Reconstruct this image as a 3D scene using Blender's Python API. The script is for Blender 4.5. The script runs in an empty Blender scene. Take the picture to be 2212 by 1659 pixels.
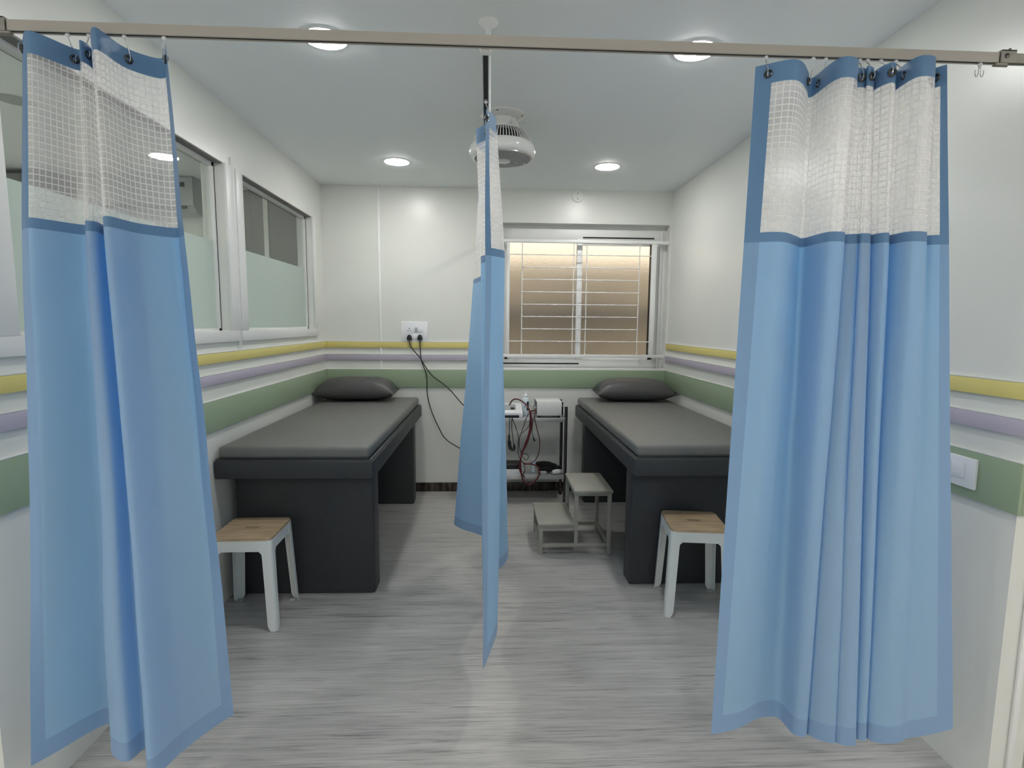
import bpy, bmesh, math, random
from mathutils import Vector, Matrix, noise as mnoise
random.seed(7)
PI = math.pi
COL = bpy.context.scene.collection
SC = bpy.context.scene
# ------------------------------------------------------------------ room measures (metres)
XL, XR, YB, ZC = -1.357, 1.549, 4.593, 2.565
YF = 1.455           # where the bay's side walls end
YT = 1.38            # front curtain track
ZT = 2.113           # underside of the tracks
CAM = Vector((0, 0, 1.45))
F_PX, PITCH, YAW, ROLL = 1163.87, 0.1101, 0.0463, 0.0086
cy, sy, cp, sp, cr, sr = math.cos(YAW), math.sin(YAW), math.cos(PITCH), math.sin(PITCH), math.cos(ROLL), math.sin(ROLL)
C_F = Vector((sy*cp, cy*cp, -sp)); _r = Vector((cy, -sy, 0)); _u = _r.cross(C_F)
C_R = cr*_r + sr*_u; C_U = -sr*_r + cr*_u
def ray(p): return C_F + (p[0]-1106)/F_PX*C_R - (p[1]-829.5)/F_PX*C_U
def onZ(p, z): d = ray(p); return CAM + d*((z-CAM.z)/d.z)
def onY(p, y): d = ray(p); return CAM + d*((y-CAM.y)/d.y)

# ------------------------------------------------------------------ materials
def lin(c):
    return tuple(((v/255)/12.92 if v/255 <= .04045 else ((v/255+.055)/1.055)**2.4) for v in c)
def new_mat(name):
    m = bpy.data.materials.new(name); m.use_nodes = True
    nt = m.node_tree; b = nt.nodes['Principled BSDF']; return m, nt, b
def mat(name, rgb, rough=.5, metal=0, spec=.5, var=0, vscale=6, bump=0, bscale=200, stretch=None, coat=0, srgb=False):
    m, nt, b = new_mat(name); L = nt.links
    c = lin(rgb) if srgb else rgb
    b.inputs['Base Color'].default_value = (*c, 1); b.inputs['Roughness'].default_value = rough
    b.inputs['Metallic'].default_value = metal; b.inputs['Specular IOR Level'].default_value = spec
    b.inputs['Coat Weight'].default_value = coat
    if var or bump:
        tc = nt.nodes.new('ShaderNodeTexCoord'); mp = nt.nodes.new('ShaderNodeMapping')
        L.new(tc.outputs['Object'], mp.inputs[0])
        if stretch: mp.inputs['Scale'].default_value = stretch
    if var:
        n = nt.nodes.new('ShaderNodeTexNoise'); n.inputs['Scale'].default_value = vscale; n.inputs['Detail'].default_value = 5
        L.new(mp.outputs[0], n.inputs['Vector'])
        rp = nt.nodes.new('ShaderNodeValToRGB')
        rp.color_ramp.elements[0].position = .3; rp.color_ramp.elements[1].position = .7
        rp.color_ramp.elements[0].color = (*[max(0, v*(1-var)) for v in c], 1)
        rp.color_ramp.elements[1].color = (*[min(1, v*(1+var)) for v in c], 1)
        L.new(n.outputs['Fac'], rp.inputs[0]); L.new(rp.outputs[0], b.inputs['Base Color'])
    if bump:
        n2 = nt.nodes.new('ShaderNodeTexNoise'); n2.inputs['Scale'].default_value = bscale; n2.inputs['Detail'].default_value = 3
        L.new(mp.outputs[0], n2.inputs['Vector'])
        bp = nt.nodes.new('ShaderNodeBump'); bp.inputs['Strength'].default_value = bump; bp.inputs['Distance'].default_value = .002
        L.new(n2.outputs['Fac'], bp.inputs['Height']); L.new(bp.outputs[0], b.inputs['Normal'])
    return m
M = {}
M['wall'] = mat('cream_wall_paint', (.77, .775, .735), .31, spec=.5, var=.015, vscale=2, bump=.05, bscale=90)
M['ceil'] = mat('white_ceiling_paint', (.86, .89, .90), .55, spec=.3, bump=.03, bscale=120)
M['yellow'] = mat('yellow_band_paint', (.76, .655, .235), .45, spec=.3)
M['lav'] = mat('lavender_band_paint', (.52, .475, .57), .45, spec=.3)
M['green'] = mat('sage_band_paint', (.33, .42, .29), .45, spec=.3)
M['white'] = mat('white_enamel', (.88, .88, .87), .35)
M['frame'] = mat('white_window_frame', (.80, .80, .785), .4)
M['head_shade'] = mat('grey_brown_head_shade', (.20, .19, .175), .6, var=.2, vscale=8, stretch=(1, 1, 20))  # weathered grey-brown streaks, darkened to paint in shade under the window head
M['plastic'] = mat('white_plastic', (.86, .87, .90), .3)
M['grey_plastic'] = mat('grey_plastic', (.42, .43, .44), .4)
M['fan'] = mat('fan_plastic', (.76, .76, .745), .22, coat=.3)
M['fan_grille'] = mat('fan_grille_plastic', (.42, .42, .41), .35)
M['dark_hole'] = mat('dark_hole', (.01, .01, .01), .6)
M['black'] = mat('black_rubber', (.012, .012, .013), .42)
M['red'] = mat('red_cable', (.105, .010, .016), .45)
M['chrome'] = mat('chrome', (.75, .75, .76), .15, metal=1)
M['steel'] = mat('brushed_steel', (.60, .60, .60), .32, metal=.55, bump=.05, bscale=400, stretch=(1, 30, 30))
M['dsteel'] = mat('dark_steel_tube', (.10, .10, .10), .25, metal=.9)
M['track'] = mat('beige_track', (.47, .435, .385), .3, spec=.5, bump=.02, bscale=300)
M['track_dark'] = mat('grey_brown_coupler', (.33, .31, .27), .45)
M['bed'] = mat('charcoal_leatherette', (.038, .041, .044), .5, spec=.45, var=.06, vscale=30, bump=.2, bscale=350)
M['matt'] = mat('grey_leatherette', (.165, .165, .157), .46, spec=.5, var=.05, vscale=12, bump=.15, bscale=420)
M['pillow'] = mat('grey_pillow_leatherette', (.066, .066, .066), .42, spec=.5, var=.05, vscale=14, bump=.2, bscale=60)
M['stoolw'] = mat('stool_white_steel', (.80, .83, .81), .3)
M['step'] = mat('khaki_grey_enamel', (.355, .35, .305), .4, var=.06, vscale=9)
M['box'] = mat('device_white', (.80, .81, .80), .35)
M['cloth_black'] = mat('black_strap_cloth', (.008, .008, .008), .85, bump=.3, bscale=80)
M['paper'] = mat('white_tissue', (.75, .76, .78), .8, bump=.3, bscale=30)
M['bottle'] = mat('translucent_bottle', (.70, .80, .86), .3)
M['label'] = mat('dark_bottle_label', (.02, .02, .045), .5)
M['teal'] = mat('teal_cloth', (.02, .10, .14), .8)
M['darkpanel'] = mat('dark_grey_laminate', (.12, .12, .112), .5, var=.08, vscale=4)
M['ext'] = mat('tan_outside_wall', (.55, .485, .40), .9, var=.12, vscale=3)
M['extgrey'] = mat('grey_outside_ledge', (.20, .20, .19), .8)

def skirt_mat():
    m, nt, b = new_mat('dark_brown_marble'); L = nt.links
    tc = nt.nodes.new('ShaderNodeTexCoord'); mp = nt.nodes.new('ShaderNodeMapping'); mp.inputs['Scale'].default_value = (14, 1, 3)
    n = nt.nodes.new('ShaderNodeTexNoise'); n.inputs['Scale'].default_value = 2.2; n.inputs['Detail'].default_value = 8
    rp = nt.nodes.new('ShaderNodeValToRGB')
    e = rp.color_ramp.elements; e[0].position = .38; e[0].color = (.012, .009, .008, 1); e[1].position = .68; e[1].color = (.11, .085, .07, 1)
    L.new(tc.outputs['Object'], mp.inputs[0]); L.new(mp.outputs[0], n.inputs['Vector']); L.new(n.outputs['Fac'], rp.inputs[0])
    L.new(rp.outputs[0], b.inputs['Base Color']); b.inputs['Roughness'].default_value = .25
    return m
M['skirt'] = skirt_mat()

def floor_mat():
    m, nt, b = new_mat('grey_wood_vinyl'); L = nt.links; N = nt.nodes.new
    tc = N('ShaderNodeTexCoord')
    def nz(scale, detail, sc, rough=.6, dist=0):
        mp = N('ShaderNodeMapping'); mp.inputs['Scale'].default_value = sc
        L.new(tc.outputs['Object'], mp.inputs[0])
        n = N('ShaderNodeTexNoise'); n.inputs['Scale'].default_value = scale; n.inputs['Detail'].default_value = detail
        n.inputs['Roughness'].default_value = rough; n.inputs['Distortion'].default_value = dist
        L.new(mp.outputs[0], n.inputs['Vector']); return n.outputs['Fac']
    fine = nz(3.0, 6, (1.5, 52, 1), .65, .3)
    mid = nz(1.7, 5, (1.0, 17, 1), .6, .5)
    big = nz(1.0, 3, (.35, 3.2, 1))
    def mul_add(a, k, c):
        q = N('ShaderNodeMath'); q.operation = 'MULTIPLY_ADD'; L.new(a, q.inputs[0]); q.inputs[1].default_value = k
        if isinstance(c, float): q.inputs[2].default_value = c
        else: L.new(c, q.inputs[2])
        return q.outputs[0]
    s = mul_add(fine, .50, mul_add(mid, .34, mul_add(big, .16, 0.0)))
    rp = N('ShaderNodeValToRGB'); cr_ = rp.color_ramp; e = cr_.elements
    e[0].position = .34; e[0].color = (.165, .160, .155, 1); e[1].position = .66; e[1].color = (.60, .585, .565, 1)
    k = e.new(.45); k.color = (.40, .39, .378, 1)
    L.new(s, rp.inputs[0])
    # dark thin grain strokes
    st = nz(4.0, 4, (1.0, 34, 1), .55, .6)
    gt = N('ShaderNodeMapRange'); gt.inputs['From Min'].default_value = .58; gt.inputs['From Max'].default_value = .72
    L.new(st, gt.inputs['Value'])
    mx = N('ShaderNodeMix'); mx.data_type = 'RGBA'; mx.blend_type = 'MIX'
    k2 = N('ShaderNodeMath'); k2.operation = 'MULTIPLY'; k2.inputs[1].default_value = .7; L.new(gt.outputs[0], k2.inputs[0])
    L.new(k2.outputs[0], mx.inputs[0]); L.new(rp.outputs[0], mx.inputs[6]); mx.inputs[7].default_value = (.13, .127, .123, 1)
    # plank joints across Y
    sx = N('ShaderNodeSeparateXYZ'); L.new(tc.outputs['Object'], sx.inputs[0])
    dv = N('ShaderNodeMath'); dv.operation = 'DIVIDE'; dv.inputs[1].default_value = .183; L.new(sx.outputs['Y'], dv.inputs[0])
    fr = N('ShaderNodeMath'); fr.operation = 'FRACT'; L.new(dv.outputs[0], fr.inputs[0])
    lt = N('ShaderNodeMath'); lt.operation = 'LESS_THAN'; lt.inputs[1].default_value = .012; L.new(fr.outputs[0], lt.inputs[0])
    k3 = N('ShaderNodeMath'); k3.operation = 'MULTIPLY'; k3.inputs[1].default_value = .35; L.new(lt.outputs[0], k3.inputs[0])
    m2 = N('ShaderNodeMix'); m2.data_type = 'RGBA'
    L.new(k3.outputs[0], m2.inputs[0]); L.new(mx.outputs[2], m2.inputs[6]); m2.inputs[7].default_value = (.11, .11, .11, 1)
    L.new(m2.outputs[2], b.inputs['Base Color'])
    b.inputs['Roughness'].default_value = .42; b.inputs['Specular IOR Level'].default_value = .4
    return m
M['floor'] = floor_mat()

def cloth_mat(name, c, trans, tc_, rough=.55):
    m, nt, b = new_mat(name); L = nt.links; N = nt.nodes.new
    b.inputs['Base Color'].default_value = (*c, 1); b.inputs['Roughness'].default_value = rough
    b.inputs['Specular IOR Level'].default_value = .35; b.inputs['Sheen Weight'].default_value = .15
    t = N('ShaderNodeBsdfTranslucent'); t.inputs[0].default_value = (*tc_, 1)
    mx = N('ShaderNodeMixShader'); mx.inputs[0].default_value = trans
    L.new(b.outputs[0], mx.inputs[1]); L.new(t.outputs[0], mx.inputs[2])
    L.new(mx.outputs[0], nt.nodes['Material Output'].inputs[0])
    te = N('ShaderNodeTexCoord'); n = N('ShaderNodeTexNoise'); n.inputs['Scale'].default_value = 9; n.inputs['Detail'].default_value = 3
    n2 = N('ShaderNodeTexNoise'); n2.inputs['Scale'].default_value = 420
    ad = N('ShaderNodeMath'); ad.operation = 'MULTIPLY_ADD'; ad.inputs[1].default_value = .06
    L.new(te.outputs['Object'], n.inputs['Vector']); L.new(te.outputs['Object'], n2.inputs['Vector'])
    L.new(n2.outputs['Fac'], ad.inputs[0]); L.new(n.outputs['Fac'], ad.inputs[2])
    bp = N('ShaderNodeBump'); bp.inputs['Strength'].default_value = .35; bp.inputs['Distance'].default_value = .012
    L.new(ad.outputs[0], bp.inputs['Height']); L.new(bp.outputs[0], b.inputs['Normal'])
    return m
M['blue'] = cloth_mat('light_blue_curtain_cloth', (.49, .66, .775), .45, (.12, .42, .88))
M['hem'] = cloth_mat('blue_double_hem_cloth', (.15, .28, .47), .15, (.10, .26, .5))
M['vhem'] = cloth_mat('blue_side_hem_cloth', (.29, .44, .66), .2, (.12, .33, .64))

def net_mat():
    m, nt, b = new_mat('white_grid_net'); L = nt.links; N = nt.nodes.new
    uv = N('ShaderNodeUVMap'); uv.uv_map = 'UVMap'
    sx = N('ShaderNodeSeparateXYZ'); L.new(uv.outputs[0], sx.inputs[0])
    outs = []
    for ax in 'XY':
        d = N('ShaderNodeMath'); d.operation = 'DIVIDE'; d.inputs[1].default_value = .0145; L.new(sx.outputs[ax], d.inputs[0])
        f = N('ShaderNodeMath'); f.operation = 'FRACT'; L.new(d.outputs[0], f.inputs[0])
        lt = N('ShaderNodeMath'); lt.operation = 'LESS_THAN'; lt.inputs[1].default_value = .17; L.new(f.outputs[0], lt.inputs[0])
        outs.append(lt.outputs[0])
    mx = N('ShaderNodeMath'); mx.operation = 'MAXIMUM'; L.new(outs[0], mx.inputs[0]); L.new(outs[1], mx.inputs[1])
    al = N('ShaderNodeMapRange'); al.inputs['To Min'].default_value = .46; al.inputs['To Max'].default_value = .95
    L.new(mx.outputs[0], al.inputs['Value'])
    d = N('ShaderNodeBsdfDiffuse'); d.inputs[0].default_value = (.90, .88, .87, 1)
    t = N('ShaderNodeBsdfTranslucent'); t.inputs[0].default_value = (.93, .91, .90, 1)
    m1 = N('ShaderNodeMixShader'); m1.inputs[0].default_value = .42; L.new(d.outputs[0], m1.inputs[1]); L.new(t.outputs[0], m1.inputs[2])
    tr = N('ShaderNodeBsdfTransparent')
    m2 = N('ShaderNodeMixShader'); L.new(al.outputs[0], m2.inputs[0]); L.new(tr.outputs[0], m2.inputs[1]); L.new(m1.outputs[0], m2.inputs[2])
    L.new(m2.outputs[0], nt.nodes['Material Output'].inputs[0])
    return m
M['net'] = net_mat()

def clear_glass():
    m, nt, b = new_mat('clear_pane_glass'); L = nt.links; N = nt.nodes.new
    tr = N('ShaderNodeBsdfTransparent'); tr.inputs[0].default_value = (.90, .93, .92, 1)
    g = N('ShaderNodeBsdfGlossy'); g.inputs['Roughness'].default_value = .02
    lw = N('ShaderNodeLayerWeight'); pw = N('ShaderNodeMath'); pw.operation = 'POWER'; pw.inputs[1].default_value = 5
    L.new(lw.outputs['Facing'], pw.inputs[0])
    fr = N('ShaderNodeMath'); fr.operation = 'MULTIPLY_ADD'; fr.inputs[1].default_value = .9; fr.inputs[2].default_value = .045; L.new(pw.outputs[0], fr.inputs[0])
    mx = N('ShaderNodeMixShader'); L.new(fr.outputs[0], mx.inputs[0]); L.new(tr.outputs[0], mx.inputs[1]); L.new(g.outputs[0], mx.inputs[2])
    L.new(mx.outputs[0], nt.nodes['Material Output'].inputs[0]); return m
M['glass'] = clear_glass()
def frost_film():
    m, nt, b = new_mat('frosted_glass_film'); L = nt.links; N = nt.nodes.new
    b.inputs['Base Color'].default_value = (.60, .68, .65, 1); b.inputs['Roughness'].default_value = .38
    t = N('ShaderNodeBsdfTranslucent'); t.inputs[0].default_value = (.78, .84, .80, 1)
    mx = N('ShaderNodeMixShader'); mx.inputs[0].default_value = .5; L.new(b.outputs[0], mx.inputs[1]); L.new(t.outputs[0], mx.inputs[2])
    L.new(mx.outputs[0], nt.nodes['Material Output'].inputs[0]); return m
M['frost'] = frost_film()
def obscure_glass():
    m, nt, b = new_mat('pebbled_obscure_glass'); L = nt.links; N = nt.nodes.new
    b.inputs['Base Color'].default_value = (1, .985, .95, 1); b.inputs['Roughness'].default_value = .36
    b.inputs['Transmission Weight'].default_value = 1; b.inputs['IOR'].default_value = 1.42
    te = N('ShaderNodeTexCoord'); n = N('ShaderNodeTexNoise'); n.inputs['Scale'].default_value = 140
    L.new(te.outputs['Object'], n.inputs['Vector'])
    bp = N('ShaderNodeBump'); bp.inputs['Strength'].default_value = .6; bp.inputs['Distance'].default_value = .004
    L.new(n.outputs['Fac'], bp.inputs['Height']); L.new(bp.outputs[0], b.inputs['Normal']); return m
M['obscure'] = obscure_glass()
def wood_mat():
    m, nt, b = new_mat('oak_seat_wood'); L = nt.links; N = nt.nodes.new
    te = N('ShaderNodeTexCoord'); mp = N('ShaderNodeMapping'); mp.inputs['Scale'].default_value = (3, 42, 12); L.new(te.outputs['Object'], mp.inputs[0])
    n = N('ShaderNodeTexNoise'); n.inputs['Scale'].default_value = 2.5; n.inputs['Detail'].default_value = 6; L.new(mp.outputs[0], n.inputs['Vector'])
    rp = N('ShaderNodeValToRGB'); e = rp.color_ramp.elements
    e[0].position = .3; e[0].color = (.40, .285, .175, 1); e[1].position = .7; e[1].color = (.66, .50, .325, 1)
    L.new(n.outputs['Fac'], rp.inputs[0]); L.new(rp.outputs[0], b.inputs['Base Color']); b.inputs['Roughness'].default_value = .45; return m
M['oak'] = wood_mat()
def emit_mat(name, c, s):
    m, nt, b = new_mat(name); b.inputs['Base Color'].default_value = (.9, .9, .9, 1)
    b.inputs['Emission Color'].default_value = (*c, 1); b.inputs['Emission Strength'].default_value = s; return m
M['lamp'] = emit_mat('lit_lamp_diffuser', (1, .985, .95), 72)
M['hall_fill'] = emit_mat('lit_hall_fill_diffuser', (1, .98, .95), 135)  # for the fill lamps added out of view in the hall
M['lamp_warm'] = emit_mat('lit_warm_lamp_diffuser', (1, .80, .52), 40)
M['lamp_off'] = mat('unlit_lamp_diffuser', (.38, .39, .39), .4)
M['floor2'] = M['floor']

# ------------------------------------------------------------------ mesh helpers
class MB:
    """collects shapes into one mesh"""
    def __init__(s): s.bm = bmesh.new(); s.mats = []
    def _new(s, fn):
        n0 = set(s.bm.verts); f0 = set(s.bm.faces); fn()
        return [v for v in s.bm.verts if v not in n0], [f for f in s.bm.faces if f not in f0]
    def box(s, x0, x1, y0, y1, z0, z1, bev=0, seg=2, mi=0, rot=None):
        t = bmesh.new()
        bmesh.ops.create_cube(t, size=1)
        for v in t.verts:
            v.co = Vector(((x0+x1)/2 + v.co.x*(x1-x0), (y0+y1)/2 + v.co.y*(y1-y0), (z0+z1)/2 + v.co.z*(z1-z0)))
        if bev: bmesh.ops.bevel(t, geom=list(t.edges), offset=bev, segments=seg, profile=.5, affect='EDGES')
        if rot:
            c, ang, ax = rot; bmesh.ops.rotate(t, cent=Vector(c), matrix=Matrix.Rotation(ang, 3, ax), verts=t.verts)
        return s._merge(t, mi)
    def _merge(s, t, mi=0):
        me = bpy.data.meshes.new('tmp'); t.to_mesh(me); t.free()
        n = len(s.bm.faces); s.bm.from_mesh(me); bpy.data.meshes.remove(me)
        s.bm.faces.ensure_lookup_table()
        for f in s.bm.faces[n:]: f.material_index = mi
        return s
    def tube(s, pts, r, n=8, mi=0, closed=False, caps=True):
        pts = [Vector(p) for p in pts]; rings = []; prev = None
        m = len(pts)
        for i, p in enumerate(pts):
            a = pts[(i-1) % m] if (closed or i > 0) else p; b = pts[(i+1) % m] if (closed or i < m-1) else p
            d = (b-a).normalized()
            if prev is None: u = d.orthogonal().normalized()
            else: u = (prev - d*prev.dot(d)).normalized() if (prev - d*prev.dot(d)).length > 1e-6 else d.orthogonal().normalized()
            prev = u; w = d.cross(u); rr = r[i] if isinstance(r, (list, tuple)) else r
            rings.append([s.bm.verts.new(p + rr*(math.cos(2*PI*k/n)*u + math.sin(2*PI*k/n)*w)) for k in range(n)])
        for i in range(m if closed else m-1):
            A, B = rings[i], rings[(i+1) % m]
            for k in range(n):
                f = s.bm.faces.new((A[k], A[(k+1) % n], B[(k+1) % n], B[k])); f.material_index = mi
        if caps and not closed:
            for R_ in (rings[0][::-1], rings[-1]):
                f = s.bm.faces.new(R_); f.material_index = mi
        return s
    def lathe(s, prof, c=(0, 0, 0), n=40, axis='Z', mi=0, caps=True):
        """prof: list of (radius, height) from one end to the other"""
        c = Vector(c); rings = []
        for r, h in prof:
            ring = []
            for k in range(n):
                a = 2*PI*k/n; x, y = max(r, 1e-5)*math.cos(a), max(r, 1e-5)*math.sin(a)
                v = {'Z': (x, y, h), 'Y': (x, h, y), 'X': (h, x, y)}[axis]
                ring.append(s.bm.verts.new(c+Vector(v)))
            rings.append(ring)
        for A, B in zip(rings, rings[1:]):
            for k in range(n):
                f = s.bm.faces.new((A[k], A[(k+1) % n], B[(k+1) % n], B[k])); f.material_index = mi
        if caps:
            for R_ in (rings[0][::-1], rings[-1]):
                f = s.bm.faces.new(R_); f.material_index = mi
        return s
    def prism(s, poly, z0, z1, mi=0, bev=0, M4=None):
        """poly in XY extruded z0..z1"""
        t = bmesh.new()
        a = [t.verts.new((x, y, z0)) for x, y in poly]; b = [t.verts.new((x, y, z1)) for x, y in poly]; n = len(poly)
        t.faces.new(a[::-1]); t.faces.new(b)
        for k in range(n): t.faces.new((a[k], a[(k+1) % n], b[(k+1) % n], b[k]))
        if bev: bmesh.ops.bevel(t, geom=list(t.edges), offset=bev, segments=2, profile=.5, affect='EDGES')
        if M4: bmesh.ops.transform(t, matrix=M4, verts=t.verts)
        return s._merge(t, mi)
    def build(s, name, material, parent=None, world=False, angle=35, fixn=True):
        if fixn: bmesh.ops.recalc_face_normals(s.bm, faces=s.bm.faces)
        me = bpy.data.meshes.new(name); s.bm.to_mesh(me); s.bm.free()
        for m in (material if isinstance(material, (list, tuple)) else [material]): me.materials.append(m)
        for p in me.polygons: p.use_smooth = True
        me.set_sharp_from_angle(angle=math.radians(angle))
        o = bpy.data.objects.new(name, me); COL.objects.link(o)
        if parent is not None:
            o.parent = parent
            if world:
                inv = total(parent).inverted(); me.transform(inv)
        elif not world or True:
            pass
        return o
def total(o):
    m = Matrix.LocRotScale(o.location, o.rotation_euler, o.scale)
    return total(o.parent) @ m if o.parent else m
def tag(o, label, cat, group=None):
    o['label'] = label; o['category'] = cat
    if group: o['group'] = group
    return o
def thing(name, label, cat, loc=(0, 0, 0), rz=0, group=None):
    o = bpy.data.objects.new(name, None); COL.objects.link(o); o.empty_display_size = .05
    o.location = loc; o.rotation_euler = (0, 0, rz)
    return tag(o, label, cat, group)
def struct(o): o['kind'] = 'structure'; return o
def recenter(o):
    """put a lone mesh's origin at the middle of its base"""
    me = o.data; xs = [v.co for v in me.vertices]
    c = Vector(((min(v.x for v in xs)+max(v.x for v in xs))/2, (min(v.y for v in xs)+max(v.y for v in xs))/2, min(v.z for v in xs)))
    me.transform(Matrix.Translation(-c)); o.location = c; return o
def part(mb, name, m, parent, **k): return mb.build(name, m, parent, **k)
def sbox(name, m, *b, bev=0):
    return struct(MB().box(*b, bev=bev).build(name, m))
def crom(P, t):
    """Catmull-Rom through P (tuples) at float index t"""
    n = len(P); i = min(max(int(math.floor(t)), 0), n-2); f = t-i
    p1, p2 = Vector(P[i]), Vector(P[i+1])
    p0 = Vector(P[i-1]) if i > 0 else p1*2-p2
    p3 = Vector(P[i+2]) if i+2 < n else p2*2-p1
    # centripetal-style tension: clamp tangents by the neighbouring chord
    L12 = (p2-p1).length
    def tan(a, b, c):
        d1, d2 = (b-a), (c-b)
        v = (d1.normalized()+d2.normalized()) if d1.length > 1e-9 and d2.length > 1e-9 else d2
        return v*.5*L12 if v.length < 2.1 else v
    m1, m2 = tan(p0, p1, p2), tan(p1, p2, p3)
    return (2*f**3-3*f**2+1)*p1 + (f**3-2*f**2+f)*m1 + (-2*f**3+3*f**2)*p2 + (f**3-f**2)*m2
def path(P, n=10):
    out = []
    for i in range(len(P)-1):
        for k in range(n): out.append(crom(P, i+k/n))
    out.append(Vector(P[-1])); return out

# ================================================================== THE SETTING
T = .11   # wall thickness
struct(MB().box(-4.6, 4.6, -3.2, YB+.1, -.08, 0).build('floor', M['floor']))
struct(MB().box(-4.6, 4.6, -3.2, YB+.1, ZC, ZC+.1).build('ceiling', M['ceil']))
# left wall with two glazed openings
W1 = (1.62, 2.925, 1.405, 2.262); W2 = (3.118, 4.318, 1.405, 2.262)
mb = MB()
mb.box(XL-T, XL, YF, YB, 0, 1.405); mb.box(XL-T, XL, YF, YB, 2.262, ZC)
mb.box(XL-T, XL, YF, W1[0], 1.405, 2.262); mb.box(XL-T, XL, W1[1], W2[0], 1.405, 2.262); mb.box(XL-T, XL, W2[1], YB, 1.405, 2.262)
struct(mb.build('wall_left', M['wall']))
struct(MB().box(XR, XR+T, YF, YB, 0, ZC).build('wall_right', M['wall']))
# back wall with window opening
OX0, OX1, OZ0, OZ1 = .10, 1.535, 1.068, 2.292
mb = MB()
mb.box(-4.6, OX0, YB, YB+.22, 0, ZC); mb.box(OX1, 4.6, YB, YB+.22, 0, ZC)
mb.box(OX0, OX1, YB, YB+.22, 0, OZ0); mb.box(OX0, OX1, YB, YB+.22, OZ1, ZC)
struct(mb.build('wall_back', M['wall']))
# the rest of the building around the bay (behind and beside the camera)
struct(MB().box(-4.6, 4.6, -3.3, -3.2, 0, ZC).build('wall_front', M['wall']))
struct(MB().box(4.6, 4.7, -3.2, YB+.22, 0, ZC).build('wall_outer_right', M['wall']))
struct(MB().box(-4.7, -4.6, -3.2, YB+.22, 0, ZC).build('wall_outer_left', M['wall']))
# coloured raised bands
bt = .013; n = 1; cap = .006
def band(key, z0, z1, *rects):
    global n
    mbb = MB()
    for x0, x1, ya, yb in rects:
        mbb.box(x0, x1, ya, yb, z0, z1-cap, bev=.002); mbb.box(x0, x1, ya, yb, z1-cap, z1, bev=.002, mi=1)
    struct(mbb.build('trim_%d' % n, [M[key], M['wall']])); n += 1
for key, z0, z1 in (('yellow', 1.246, 1.301), ('lav', 1.140, 1.195), ('green', .911, 1.068)):
    band(key, z0, z1, (XL, XL+bt, YF, YB))
    band(key, z0, z1, (XL+bt, OX0-.005 if key != 'green' else XR-bt, YB-bt, YB))
    band(key, z0, z1, (XR-bt, XR, YF-bt, YB), (XR, XR+T, YF-bt, YF))
struct(MB().box(-.904, -.886, YB-.010, YB, .10, ZC, bev=.003).build('trim_10', M['white']))
struct(MB().box(1.600, 1.620, YF-.010, YF, 0, .905, bev=.004).build('trim_11', M['white']))
struct(MB().box(XL+.001, XR-.001, YB-.012, YB, 0, .078, bev=.002).build('baseboard_back', M['skirt']))

# ---- glazed partitions in the left wall
def part_window(name, W, y0, y1, mid_y):
    ya, yb, za, zb = W
    xo = XL
    e = bpy.data.objects.new(name, None); COL.objects.link(e); e.location = (XL-T/2, (ya+yb)/2, za); struct(e)
    f = MB(); pr = .016
    # surround boards lying on the wall face
    f.box(xo, xo+pr, y0, y1, za-.058, za, bev=.002)
    f.box(xo, xo+pr, y0, ya, za, zb, bev=.002); f.box(xo, xo+pr, yb, y1, za, zb, bev=.002)
    part(f, 'window_frame', M['frame'], e, world=True)
    s = MB(); xg = XL-.062   # stop beads round the pane
    for x0, x1 in ((xg-.012, xg+.018),):
        s.box(x0, x1, ya, ya+.022, za, zb); s.box(x0, x1, yb-.022, yb, za, zb)
        s.box(x0, x1, ya, yb, zb-.022, zb-.006); s.box(x0, x1, ya, yb, za, za+.012)
    part(s, 'glazing_bead', M['frame'], e, world=True)
    hl = MB().box(XL-T+.002, XL-.001, ya, yb, zb-.006, zb-.0005)  # streaky strip whose dark colour paints the shade under the head
    part(hl, 'head_shade_strip', M['head_shade'], e, world=True)
    part(MB().box(xg+.0185, xg+.0205, yb-.004, yb-.001, za, zb-.022), 'shadow_gap', M['dark_hole'], e, world=True)  # thin dark strip painting the shadow gap at the pane edge
    zf = 1.866
    part(MB().box(xg, xg+.006, ya+.02, yb-.02, zf, zb-.02), 'clear_pane', M['glass'], e, world=True)
    part(MB().box(xg, xg+.006, ya+.02, yb-.02, za+.01, zf), 'frosted_pane', M['frost'], e, world=True)
    return e
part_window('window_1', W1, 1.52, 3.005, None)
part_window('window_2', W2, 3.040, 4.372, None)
struct(MB().box(XL, XL+.010, 3.007, 3.038, 1.30, 2.31, bev=.002).build('trim_12', M['frame']))

# ---- back window
e = bpy.data.objects.new('window_3', None); COL.objects.link(e); e.location = ((OX0+OX1)/2, YB+.12, OZ0); struct(e)
y0, y1 = YB+.085, YB+.165
f = MB()
f.box(OX0, OX1, y0, y1, 2.168, 2.262, bev=.003); f.box(OX0, OX1, y0+.02, y1, 2.262, OZ1)
f.box(OX0, OX1, y0, y1, OZ0, 1.150, bev=.003)
f.box(OX0, .150, y0, y1, 1.150, 2.168, bev=.003); f.box(1.452, OX1, y0, y1, 1.150, 2.168, bev=.003)
f.box(1.478, 1.498, y0-.018, y0, 1.080, 2.25, bev=.003)
f.box(OX0, OX1, YB-.004, y0, OZ0, OZ0+.012, bev=.003)
part(f, 'window_frame', M['frame'], e, world=True)
f = MB()   # sliding sashes
f.box(.150, .172, y0+.010, y0+.035, 1.150, 2.168); f.box(.150, .812, y0+.010, y0+.035, 1.150, 1.176); f.box(.150, .812, y0+.010, y0+.035, 2.150, 2.185)
f.box(.765, .812, y0-.002, y0+.035, 1.150, 2.185, bev=.002)
part(f, 'sash', M['white'], e, world=True)
f = MB()
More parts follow.
